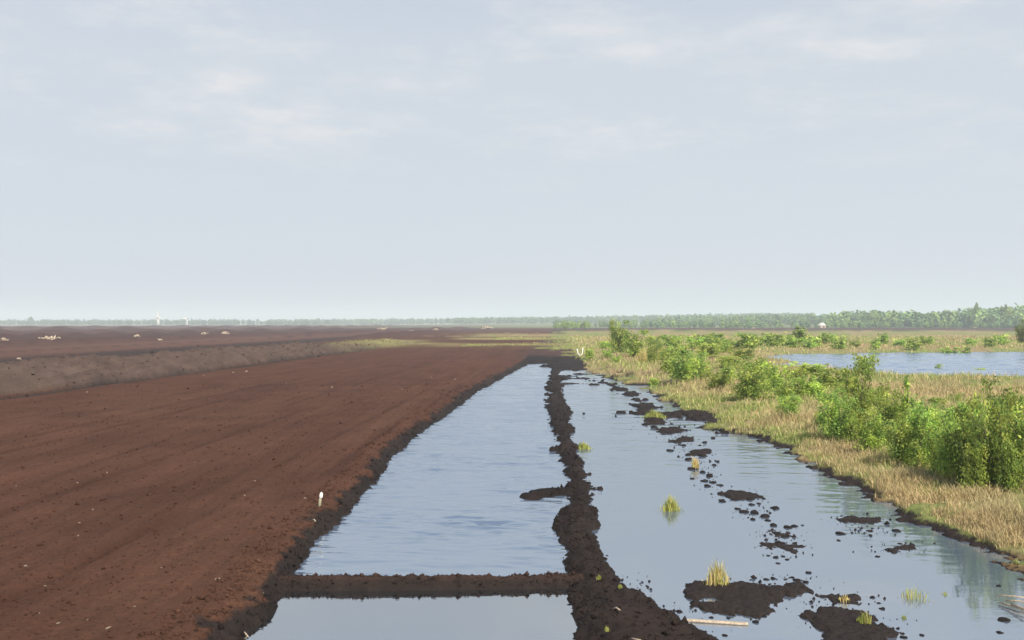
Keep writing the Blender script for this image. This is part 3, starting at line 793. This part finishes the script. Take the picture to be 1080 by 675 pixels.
YG = [(.30, .32, .08), (.22, .27, .06), (.40, .38, .14)]
DRY = [(.62, .50, .24), (.50, .38, .17), (.38, .36, .11)]
tuft('grass_tuft', 707, 538, 18, 22, 260, YG, 'bushy yellow-green grass tuft alone in the middle of the flooded strip', wb=.016)
tuft('grass_tuft', 757, 614, 28, 26, 220, DRY, 'tall straw-coloured grass tuft on the large mud islet', z=0.09, wb=.014)
tuft('grass_tuft', 964, 630, 14, 34, 90, YG, 'sparse spreading grass tuft in still water near the bottom right', wb=.010, bend=1.0)
tuft('grass_tuft', 615, 473, 9, 16, 160, YG, 'low green grass tuft touching the dike', wb=.03)
tuft('grass_tuft', 996, 627, 6, 8, 40, YG, 'small dark grass tuft right of the sparse spreading one', wb=.010)
tuft('grass_tuft', 953, 652, 6, 7, 36, YG, 'tiny grass tuft in still water below the sparse spreading one', wb=.010)
tuft('grass_tuft', 912, 655, 14, 16, 70, YG, 'bright green seedling tuft on the bottom mud islet', z=.10, wb=.02)
tuft('grass_tuft', 890, 632, 8, 12, 50, DRY, 'pale tuft on the small dark islet above the bottom one', z=.05, wb=.014)
_o = tuft('grass_tuft', 690, 440, 10, 22, 320, YG, 'green sedge patch growing on the mud line at the far side of the flooded strip', z=.1, wb=.026); _o['kind'] = 'stuff'
tuft('grass_tuft', 733, 492, 13, 9, 90, DRY, 'pale dry tuft among the peat clods in the flooded strip', z=.04, wb=.03)
for i, (a, b) in enumerate([(622, 662), (636, 618), (614, 608)]):
    tuft('grass_tuft', a + 18, b, 4, 5, 60, YG, '%s tiny green seedling from the near end, rooted on the dark dike' % ordinal(i + 1), z=.3, wb=.007, group='seedlings on the dike')
for i, (a, b, hh, ww) in enumerate([(686, 381, 22, 30), (678, 383, 18, 14), (698, 379, 17, 12)]):
    _o = tuft('reed_clump', a, b, hh, ww, 520, DRY, ['tall pale dry reeds behind the compact dark green bush', 'pale dry reeds left of the compact dark green bush', 'pale dry reeds right of the compact dark green bush'][i], z=.4, wb=.024, bend=.3, group='dry reeds around the compact bush'); _o['kind'] = 'stuff'

# ------------------------------------------------------------------ peat islets and clods in the water
def islet(poly_px, hgt, label, seed):
    poly = W(poly_px); pc = poly.mean(0); poly = pc + (poly - pc) * ([1.05, .72] if pc[1] > 22 else [1, .9]); lo, hi = poly.min(0) - .25, poly.max(0) + .25
    nx, ny = int((hi[0] - lo[0]) / .035) + 2, int((hi[1] - lo[1]) / .05) + 2
    nx, ny = min(nx, 130), min(ny, 130)
    gx, gy = np.meshgrid(np.linspace(lo[0], hi[0], nx), np.linspace(lo[1], hi[1], ny)); x, y = gx.ravel(), gy.ravel()
    s = poly_sd(x, y, poly) - .06 + .34 * fbm(x * 2.2, y * 1.5, 3, seed) + .30 * fbm(x * 7, y * 3.6, 4, seed + 9, .65)
    z = np.where(s > 0, hgt * .6 * (1 - np.exp(-s / .14)) * (1 + .9 * fbm(x * 5, y * 5, 4, seed + 3, .75)), np.maximum(s, -.2) * .6)
    ix = np.arange(nx * ny).reshape(ny, nx)
    q = np.stack([ix[:-1, :-1].ravel(), ix[:-1, 1:].ravel(), ix[1:, 1:].ravel(), ix[1:, :-1].ravel()], 1)
    q = q[z[q].max(1) > -0.05]
    used, inv_ = np.unique(q, return_inverse=True)
    c = poly.mean(0)
    V = np.stack([x - c[0], y - c[1], z], 1)[used]
    return obj('peat_islet', mesh_np('peat_islet', V, inv_.reshape(q.shape), smooth=True), M_WETPEAT, loc=(c[0], c[1], 0), label=label, cat='islet', group='mud islets in the flooded strip')
islet([(718, 617), (745, 611), (775, 612), (800, 614), (842, 616), (864, 624), (862, 631), (826, 637), (830, 647), (800, 652), (765, 650), (740, 643), (748, 634), (722, 626)], .13, 'large dark mud islet with a tall straw tuft on it', 401)
islet([(865, 629), (900, 626), (915, 631), (905, 637), (880, 637)], .08, 'small dark islet just above the bottom mud islet', 402)
islet([(850, 643), (880, 638), (912, 643), (925, 655), (945, 668), (965, 690), (860, 690), (858, 664)], .13, 'broad dark mud islet cut by the bottom edge of the picture', 403)
islet([(878, 547), (898, 543), (912, 545), (930, 549), (920, 553), (895, 552)], .09, 'flat mud islet near the heath bank, narrow and pointed', 404)
islet([(924, 578), (935, 574), (960, 574), (973, 578), (950, 583), (928, 582)], .09, 'oval mud islet closest to the heath bank', 405)
islet([(904, 560), (916, 556), (932, 557), (928, 561), (912, 563)], .06, 'short curved mud islet between the pointed and the oval ones', 406)
islet([(802, 560), (812, 556), (832, 562), (836, 567), (818, 569)], .09, 'reddish lumpy islet at the near end of the clod line', 407)
islet([(806, 574), (820, 570), (842, 575), (840, 584), (822, 582)], .07, 'flat islet just below the reddish lumpy one', 408)
islet([(752, 520), (768, 516), (800, 520), (806, 526), (790, 530), (768, 526)], .10, 'jagged mud islet halfway along the clod line', 409)
islet([(722, 476), (740, 472), (752, 474), (745, 482), (728, 482)], .10, 'dark islet under the pale dry tuft of the clod line', 410)
islet([(710, 462), (724, 459), (732, 466), (720, 470), (708, 467)], .12, 'dark islet where the clod line leaves the mud line', 411)
islet([(694, 452), (712, 449), (722, 454), (708, 459), (696, 457)], .12, 'farthest dark islet, joined to the mud line', 412)

def clod_mesh(seed):
    r = np.random.default_rng(seed)
    import bmesh
    bm = bmesh.new(); bmesh.ops.create_icosphere(bm, subdivisions=2, radius=0.5)
    for v in bm.verts:
        p = np.array(v.co); k = 1 + .75 * float(fbm(np.array([p[0] * 2.3 + seed]), np.array([p[1] * 2.3 + p[2] * 3.1]), 3, seed)[0])
        v.co = Vector(p * k)
        v.co.z *= .5
    me = bpy.data.meshes.new('peat_clod'); bm.to_mesh(me); bm.free()
    for p in me.polygons: p.use_smooth = True
    me.materials.append(M_WETPEAT)
    return me
CL = [clod_mesh(500 + k) for k in range(6)]
clods = [(743, 467, 7), (741, 481, 8), (738, 470, 3), (752, 462, 4), (757, 487, 4), (741, 498, 6), (747, 503, 5), (730, 505, 5), (752, 509, 7), (760, 512, 5), (775, 527, 6), (790, 527, 7), (800, 531, 5), (778, 537, 6),
         (785, 540, 8), (795, 541, 7), (806, 545, 10), (817, 536, 8), (812, 541, 4), (794, 548, 6), (838, 555, 6), (822, 563, 4), (828, 566, 7), (838, 573, 6), (845, 576, 4), (832, 580, 5), (810, 586, 4), (818, 588, 5), (826, 587, 5), (830, 590, 4),
         (886, 563, 9), (884, 570, 4), (846, 554, 4), (820, 594, 4), (852, 604, 6), (768, 652, 4), (722, 655, 9), (716, 645, 6), (764, 670, 5), (797, 656, 6), (750, 651, 5), (806, 650, 5), (920, 630, 6), (930, 642, 7), (926, 636, 4), (952, 672, 6),
         (1059, 654, 10), (1053, 618, 4), (1054, 667, 6), (972, 670, 6), (925, 587, 5), (840, 612, 7), (850, 614, 6), (835, 609, 5), (828, 611, 4), (815, 610, 5), (808, 611, 5), (945, 560, 8), (650, 623, 5), (657, 621, 4), (655, 615, 3), (640, 586, 3), (628, 604, 3), (684, 432, 5)]
_cx, _cy = [690, 715, 738, 750, 785, 812, 832], [446, 466, 488, 508, 528, 550, 578]
for k in range(26):
    yy = 448 + 128 * (k + random.uniform(0, .9)) / 26
    clods.append((float(np.interp(yy, _cy, _cx)) + random.gauss(0, 8), yy, random.uniform(3.5, 9)))
clods.sort(key=lambda t: -t[1])
for i, (px, py, wp) in enumerate(clods):
    x, y = P(px, py); w = wp * y / FPX * 1.05
    o = bpy.data.objects.new('peat_clod', CL[i % 6]); COL.objects.link(o)
    o.location = (x, y, 0.06 * w); o.scale = (w, w * random.uniform(.8, 1.3), w * random.uniform(.7, 1.0)); o.rotation_euler = (0, 0, random.uniform(0, 6.28))
    o['label'] = '%s dark peat clod from the near end, sticking out of the flooded strip' % ordinal(i + 1); o['category'] = 'clod'; o['group'] = 'peat clods in the flooded strip'
# loose lumps that nobody could count
def lumps(name, x, y, size, label, cols, r, afloat=False):
    z, c, wet, inf = land(x, y)
    if afloat: z = np.zeros_like(z); c = np.full_like(c, 1) * np.array([.021, .0155, .0135])
    k = z > (-1 if afloat else 0.02); x, y, z, size, c = x[k], y[k], z[k], size[k], c[k]; n = len(x)
    oct_ = np.array([(1, 0, 0), (0, 1, 0), (-1, 0, 0), (0, -1, 0), (0, 0, .9), (0, 0, -.6)], float)
    V = oct_[None] * r.uniform(.55, 1.25, (n, 6, 1)) + r.normal(0, .12, (n, 6, 3))
    V = V * size[:, None, None] * .5; V += np.stack([x, y, z + size * .12], 1)[:, None, :]
    F = np.array([(0, 1, 4), (1, 2, 4), (2, 3, 4), (3, 0, 4), (1, 0, 5), (2, 1, 5), (3, 2, 5), (0, 3, 5)])
    F = (F[None] + (np.arange(n) * 6)[:, None, None]).reshape(-1, 3)
    col = c * r.uniform(cols[0], cols[1], n)[:, None]
    o = obj(name, mesh_np(name, V.reshape(-1, 3), F, np.repeat(col, 6, 0), extra={'wet': np.zeros(n * 6)}), M_TER, kind='stuff'); o['label'] = label
n = 30000
v = 10.5 * (75 / 10.5) ** (r2.uniform(0, 1, n)); x = r2.uniform(-.62, .1, n) * (v + 4); uu = x - SH * v
k = (uu < ed(E_L, v) + .1) & (uu > -34); x, v = x[k], v[k]
lumps('peat_crumbs', x, v, np.clip(r2.lognormal(-4.0, .55, len(x)), .008, .10) * (1 + v / 60), 'loose peat crumbs scattered over the tilled field', (.6, 1.2), r2)
n = 16000
v = 10.5 * (90 / 10.5) ** (r2.uniform(0, 1, n)); uu = ed(E_D1, v) - .5 + r2.uniform(0, 1, n) * (ed(E_D2, v) - ed(E_D1, v) + 1.0)
lumps('peat_crumbs', uu + SH * v, v, np.clip(r2.lognormal(-3.6, .6, n), .012, .2), 'loose wet peat lumps along the dike', (.7, 1.5), r2)
n = 9000
v = 10.5 * (90 / 10.5) ** (r2.uniform(0, 1, n)); uu = ed(E_L, v) - r2.uniform(-.2, 1.1, n)
lumps('peat_crumbs', uu + SH * v, v, np.clip(r2.lognormal(-3.6, .6, n), .012, .2), 'crumbled peat along the channel edge of the field', (.6, 1.3), r2)
n = 1200
xx = r2.uniform(-5.2, 1.2, n); lumps('peat_crumbs', xx, DAM_V + 0.03 * (xx + 2) + r2.uniform(-.3, .3, n), np.clip(r2.lognormal(-3.6, .6, n), .012, .14), 'crumbs of peat lying on the dam', (.7, 1.5), r2)

n = 1000
ctr = [(700, 452, 26, 6), (716, 465, 18, 6), (735, 480, 18, 9), (745, 500, 14, 12), (775, 522, 34, 6), (792, 538, 24, 8), (820, 562, 24, 6), (824, 578, 26, 9), (800, 632, 76, 18), (830, 614, 40, 6), (890, 632, 38, 7), (900, 655, 55, 15), (905, 549, 32, 6), (948, 578, 32, 6), (918, 560, 20, 4), (660, 620, 24, 12), (700, 655, 45, 16)]
pk = r2.integers(0, len(ctr), n); ca = np.array(ctr)[pk]
an = r2.uniform(0, 2 * math.pi, n); rr = np.abs(r2.normal(.85, .3, n))
wp_ = np.array([P(a_ + c_ * math.cos(t_) * q_, b_ + d_ * math.sin(t_) * q_) for (a_, b_, c_, d_), t_, q_ in zip(ca, an, rr)])
lumps('peat_crumbs', wp_[:, 0], wp_[:, 1], np.clip(r2.lognormal(-3.7, .6, n), .01, .14) * (.6 + wp_[:, 1] / 50), 'small peat crumbs floating round the mud islets', (.7, 1.5), r2, True)
n = 3500
v = 45 * (220 / 45) ** r2.uniform(0, 1, n); uu = -39.3 + r2.uniform(-1, 1.25, n) * 4.2
lumps('spoil_clumps', uu + SH * v, v, np.clip(r2.lognormal(-2.2, .5, n), .05, .4) * (.55 + v / 200), 'rough clumps of earth on the spoil bank', (.75, 1.3), r2)
# ------------------------------------------------------------------ small things
def stick(name, pts, rad, mat, label, cat, group=None, loc=(0, 0, 0)):
    V, Q, T = tube(pts, rad, 6)
    return obj(name, mesh_np(name, V, [Q, T], smooth=True), mat, loc=loc, label=label, cat=cat, group=group)
# marker stake on the field edge
z = .3
for _ in range(4): x, y = P(337, 553, z); z = float(ground_z(x, y)[0])
st = empty('marker_stake', (x, y, z), .3, .82, 'short wooden marker stake with white top at the edge of the peat field', 'stake')
V, Q, T = tube([(0, 0, -.15), (.01, 0, .08), (.03, .01, .24)], [.045, .05, .042], 6); obj('shaft', mesh_np('shaft', V, [Q, T]), M_OLIVEWOOD, st)
V, Q, T = tube([(.03, .01, .235), (.045, .012, .27), (.06, .015, .36), (.065, .015, .43)], [.035, .058, .055, .015], 7); obj('white_top', mesh_np('white_top', V, [Q, T], smooth=True), M_WHITE, st)
# plank floating in the flooded strip
x, y = P(756, 656); x2, y2 = P(789, 659); x1, y1 = P(724, 655)
import bmesh
def box_mesh(name, L, Wd, H, bev=.01):
    bm = bmesh.new(); bmesh.ops.create_cube(bm, size=1)
    for q in bm.verts: q.co = Vector((q.co.x * L, q.co.y * Wd, q.co.z * H))
    bmesh.ops.bevel(bm, geom=bm.edges[:], offset=bev, segments=1, affect='EDGES')
    me = bpy.data.meshes.new(name); bm.to_mesh(me); bm.free(); return me
obj('plank', box_mesh('plank', math.hypot(x2 - x1, y2 - y1), .085, .035), M_PALEWOOD, loc=((x1 + x2) / 2, (y1 + y2) / 2, .02), rz=math.atan2(y2 - y1, x2 - x1), label='pale plank floating below the large mud islet', cat='plank')
for i, (a, b, c, d) in enumerate([(1053, 637, 1092, 648), (1056, 639, 1092, 652), (1060, 637, 1095, 643), (1066, 642, 1096, 657), (1052, 634, 1088, 640)]):
    p, q = P(a, b), P(c, d)
    stick('dry_stalk', [(p[0], p[1], .03 + .02 * i), ((p[0] + q[0]) / 2, (p[1] + q[1]) / 2 + .03, .05 + .02 * i), (q[0], q[1], .03 + .03 * i)], [.016, .018, .012], M_PALEWOOD,
          '%s dry stalk from the top in the bundle lying in water at the right edge' % ordinal([2, 4, 3, 5, 1][i]), 'stalk', 'dry stalks at the right edge')
for i, (a, b, c, d, lb) in enumerate([(258, 650, 272, 653, 'pale twig lying on the dark field edge beside the foreground pool'), (666, 672, 684, 677, 'pale twig on the dike at the bottom edge'), (646, 640, 654, 645, 'short pale twig on the dark dike'), (330, 549, 333, 550, 'white chip lying beside the marker stake')]):
    p, q = P(a, b, .3), P(c, d, .3); zz = ground_z(np.array([p[0], q[0]]), np.array([p[1], q[1]])) + .03
    stick('twig', [(p[0], p[1], zz[0]), ((p[0] + q[0]) / 2, (p[1] + q[1]) / 2, zz.mean() + .03), (q[0], q[1], zz[1])], [.012, .016, .009], M_PALEWOOD, lb, 'twig')
x, y = P(612, 377, .2); z = float(ground_z(x, y)[0])
stick('bent_stick', [(-.45, 0, .95), (-.36, 0, .4), (-.12, 0, .02), (.12, 0, .02), (.30, 0, .35), (.36, 0, 1.1)], [.07, .08, .09, .09, .08, .06], M_WHITE, 'white U-shaped bent stick at the far end of the dike', 'stick', loc=(x, y, z + .05))
# pale chips strewn over the field
chip = [mesh_np('wood_chip', *(lambda t: (t[0], [t[1], t[2]]))(tube([(-.5, 0, 0), (-.1, .1, .08), (.5, -.05, .02)], [.12, .2, .08], 5))) for _ in range(1)][0]
chip.materials.append(M_PALEWOOD)
chips = [(28, 597, 8), (62, 655, 6), (115, 660, 8), (48, 614, 4), (113, 500, 4), (82, 510, 3), (170, 598, 4), (228, 609, 5), (232, 609, 5), (142, 637, 5), (93, 652, 4), (42, 648, 4), (269, 506, 4), (206, 487, 3), (258, 522, 4), (322, 524, 4), (98, 538, 4), (84, 552, 4), (83, 565, 4), (17, 513, 3), (218, 670, 4), (278, 614, 3),
         (350, 408, 3), (302, 404, 2.5), (424, 411, 3), (455, 398, 3), (480, 400, 3), (478, 420, 3), (466, 440, 3), (260, 392, 4), (215, 396, 3), (246, 393, 3), (92, 414, 3)]
chips.sort(key=lambda t: (-t[1], t[0]))
for i, (px, py, wp) in enumerate(chips):
    x, y = P(px, py, .42); z = float(ground_z(x, y)[0]); w = .75 * wp * y / FPX
    o = bpy.data.objects.new('wood_chip', chip); COL.objects.link(o); o.location = (x, y, z + .08 * w); o.scale = (w, w, w); o.rotation_euler = (0, random.uniform(-.5, .5), random.uniform(0, 6.28))
    o['label'] = '%s pale wood chip from the near side of the tilled peat field' % ordinal(i + 1); o['category'] = 'wood chip'; o['group'] = 'pale chips on the peat field'
# bleached root heaps far out on the peat
def heap_mesh(seed):
    r = np.random.default_rng(seed); parts = []
    for k in range(26):
        a = r.uniform(0, 6.28); p = np.array([r.normal(0, .28), r.normal(0, .2), r.uniform(0, .22)])
        q = p + np.array([math.cos(a) * .3, math.sin(a) * .3, r.uniform(-.05, .3)]); q[2] = max(q[2], 0)
        parts.append(tube([p, (p + q) / 2 + r.normal(0, .04, 3), q], [.09, .075, .03], 5))
    V, Q, T = join(parts); me = mesh_np('root_heap', V, [Q, T], smooth=True); me.materials.append(M_PALEWOOD); return me
HP = [heap_mesh(700 + k) for k in range(3)]
heaps = [(53, 361, 15, 'largest bleached root heap on the outer peat field, far left'), (62, 361, 6, 'small bleached heap beside the largest root heap'), (4, 363, 10, 'bleached root heap at the left edge of the picture'),
         (82, 382, 6, 'small white root heap just behind the spoil bank crest'), (20, 378, 6, 'faint pale heap in the reddish strip behind the spoil bank'), (145, 357, 8, 'pale heap left of the white pair in the outer peat fields'), (169, 356.5, 7, 'whitish heap below the larger wind turbine'), (216, 354.5, 7, 'pale heap halfway between wind turbines and grassy mound'),
         (237, 352.5, 9, 'rounded pale heap on the horizon side of the peat fields'), (404, 349.5, 9, 'white heap in the purple peat beyond the spoil bank end'), (435, 350, 5, 'slim pale heap right of the white heap beyond the spoil bank'), (460, 348.5, 6, 'pale heap on the far peat above the yellow grass'), (511, 346.8, 12, 'low wide pale heap near the distant forest'),
         (1028, 346, 4, 'white speck of a heap on the dark peat strip behind the lake'), (795, 347, 4, 'pale upright stump on the far peat before the forest'), (1072, 347.5, 5, 'pale heap at the end of the dark peat strip, far right')]
for i, (px, py, wp, lb) in enumerate(heaps):
    z = .4
    for _ in range(3): x, y = P(px, py, z); z = float(ground_z(x, y)[0])
    w = .8 * wp * y / FPX
    o = bpy.data.objects.new('root_heap', HP[i % 3]); COL.objects.link(o); o.location = (x, y, z); o.scale = (w, w, w * .9); o.rotation_euler = (0, 0, i * 1.3)
    o['label'] = lb; o['category'] = 'root heap'; o['group'] = 'bleached root heaps on the peat'
# small hut in front of the forest
hx, hy = X(867, 880), 880; hz = float(ground_z(hx, hy)[0])
hut = empty('hut', (hx, hy, hz), .15, 1, 'small pale gabled hut at the foot of the forest behind the lake', 'hut')
obj('wall', box_mesh('wall', 5.2, 4.2, 2.2, .03), M_PALEWOOD, hut, (0, 0, 1.1))
bm = bmesh.new(); rv = [bm.verts.new(c) for c in [(-2.9, -2.5, 2.2), (2.9, -2.5, 2.2), (2.9, 2.5, 2.2), (-2.9, 2.5, 2.2), (-.3, -2.5, 4.6), (.3, -2.5, 4.6), (.3, 2.5, 4.6), (-.3, 2.5, 4.6)]]
for f in [(0, 1, 5, 4), (1, 2, 6, 5), (2, 3, 7, 6), (3, 0, 4, 7), (4, 5, 6, 7), (3, 2, 1, 0)]: bm.faces.new([rv[i] for i in f])
me = bpy.data.meshes.new('roof'); bm.to_mesh(me); bm.free(); obj('roof', me, M_WHITE, hut)
obj('door', box_mesh('door', 1.0, .08, 1.9, .01), M_BARK, hut, (.6, -2.13, .95))
# wind turbines on the horizon
def turbine(px, d, hub, rot, label, ang):
    x = X(px, d)
    e = empty('wind_turbine', (x, d, float(ground_z(x, d)[0])), 0, 1, label, 'wind turbine', 'wind turbines on the horizon')
    V, Q, T = tube([(0, 0, -1), (0, 0, hub * .5), (0, 0, hub)], [3.0, 2.6, 2.1], 12); obj('tower', mesh_np('tower', V, [Q, T], smooth=True), M_WHITE, e)
    V, Q, T = tube([(0, -5, hub + 1), (0, 0, hub + 1.2), (0, 6, hub + 1)], [1.2, 2.4, 1.6], 10); obj('nacelle', mesh_np('nacelle', V, [Q, T], smooth=True), M_WHITE, e)
    V, Q, T = tube([(0, -8, hub + 1), (0, -6.5, hub + 1), (0, -4.6, hub + 1)], [.3, 1.7, 1.9], 10); obj('hub', mesh_np('hub', V, [Q, T], smooth=True), M_WHITE, e)
    for k in range(3):
        a = ang + k * 2 * math.pi / 3; ss = np.linspace(0, 1, 8); ch = np.interp(ss, [0, .15, .3, 1], [1.6, 3.2, 3.6, .9])
        dirv = np.array([math.sin(a), 0, math.cos(a)]); per = np.array([math.cos(a), 0.25, -math.sin(a)])
        c = np.array([0, -6.2, hub + 1]) + dirv * (ss * rot)[:, None]
        v = np.concatenate([c - per * ch[:, None] * .4, c + per * ch[:, None] * .6, c + np.array([0, -.35, 0]) * ch[:, None]])
        q = [(i, i + 1, 8 + i + 1, 8 + i) for i in range(7)] + [(i + 1, i, 16 + i, 16 + i + 1) for i in range(7)] + [(8 + i, 8 + i + 1, 16 + i + 1, 16 + i) for i in range(7)]
        obj('blade', mesh_np('blade', v, np.array(q)), M_WHITE, e)
turbine(167, 2350, 20, 15, 'larger white wind turbine above the left peat fields', .03)
turbine(197, 2360, 14, 11, 'smaller white wind turbine right of the larger one', .6)

# ------------------------------------------------------------------ haze
m, nt, N, L = new_mat('haze_air')
pv = N.new('ShaderNodeVolumePrincipled'); pv.inputs['Color'].default_value = (.84, .93, 1, 1); pv.inputs['Density'].default_value = 0.00030; pv.inputs['Anisotropy'].default_value = 0.0
o = N.new('ShaderNodeOutputMaterial'); L.new(pv.outputs[0], o.inputs['Volume'])
bm = bmesh.new(); bmesh.ops.create_cube(bm, size=1)
for q in bm.verts: q.co = Vector((q.co.x * 20000, q.co.y * 9400 + 4500, q.co.z * 92 + 42))
me = bpy.data.meshes.new('haze'); bm.to_mesh(me); bm.free()
hz_o = obj('haze', me, m, kind='stuff'); hz_o['label'] = 'thin pale haze over the peatland'
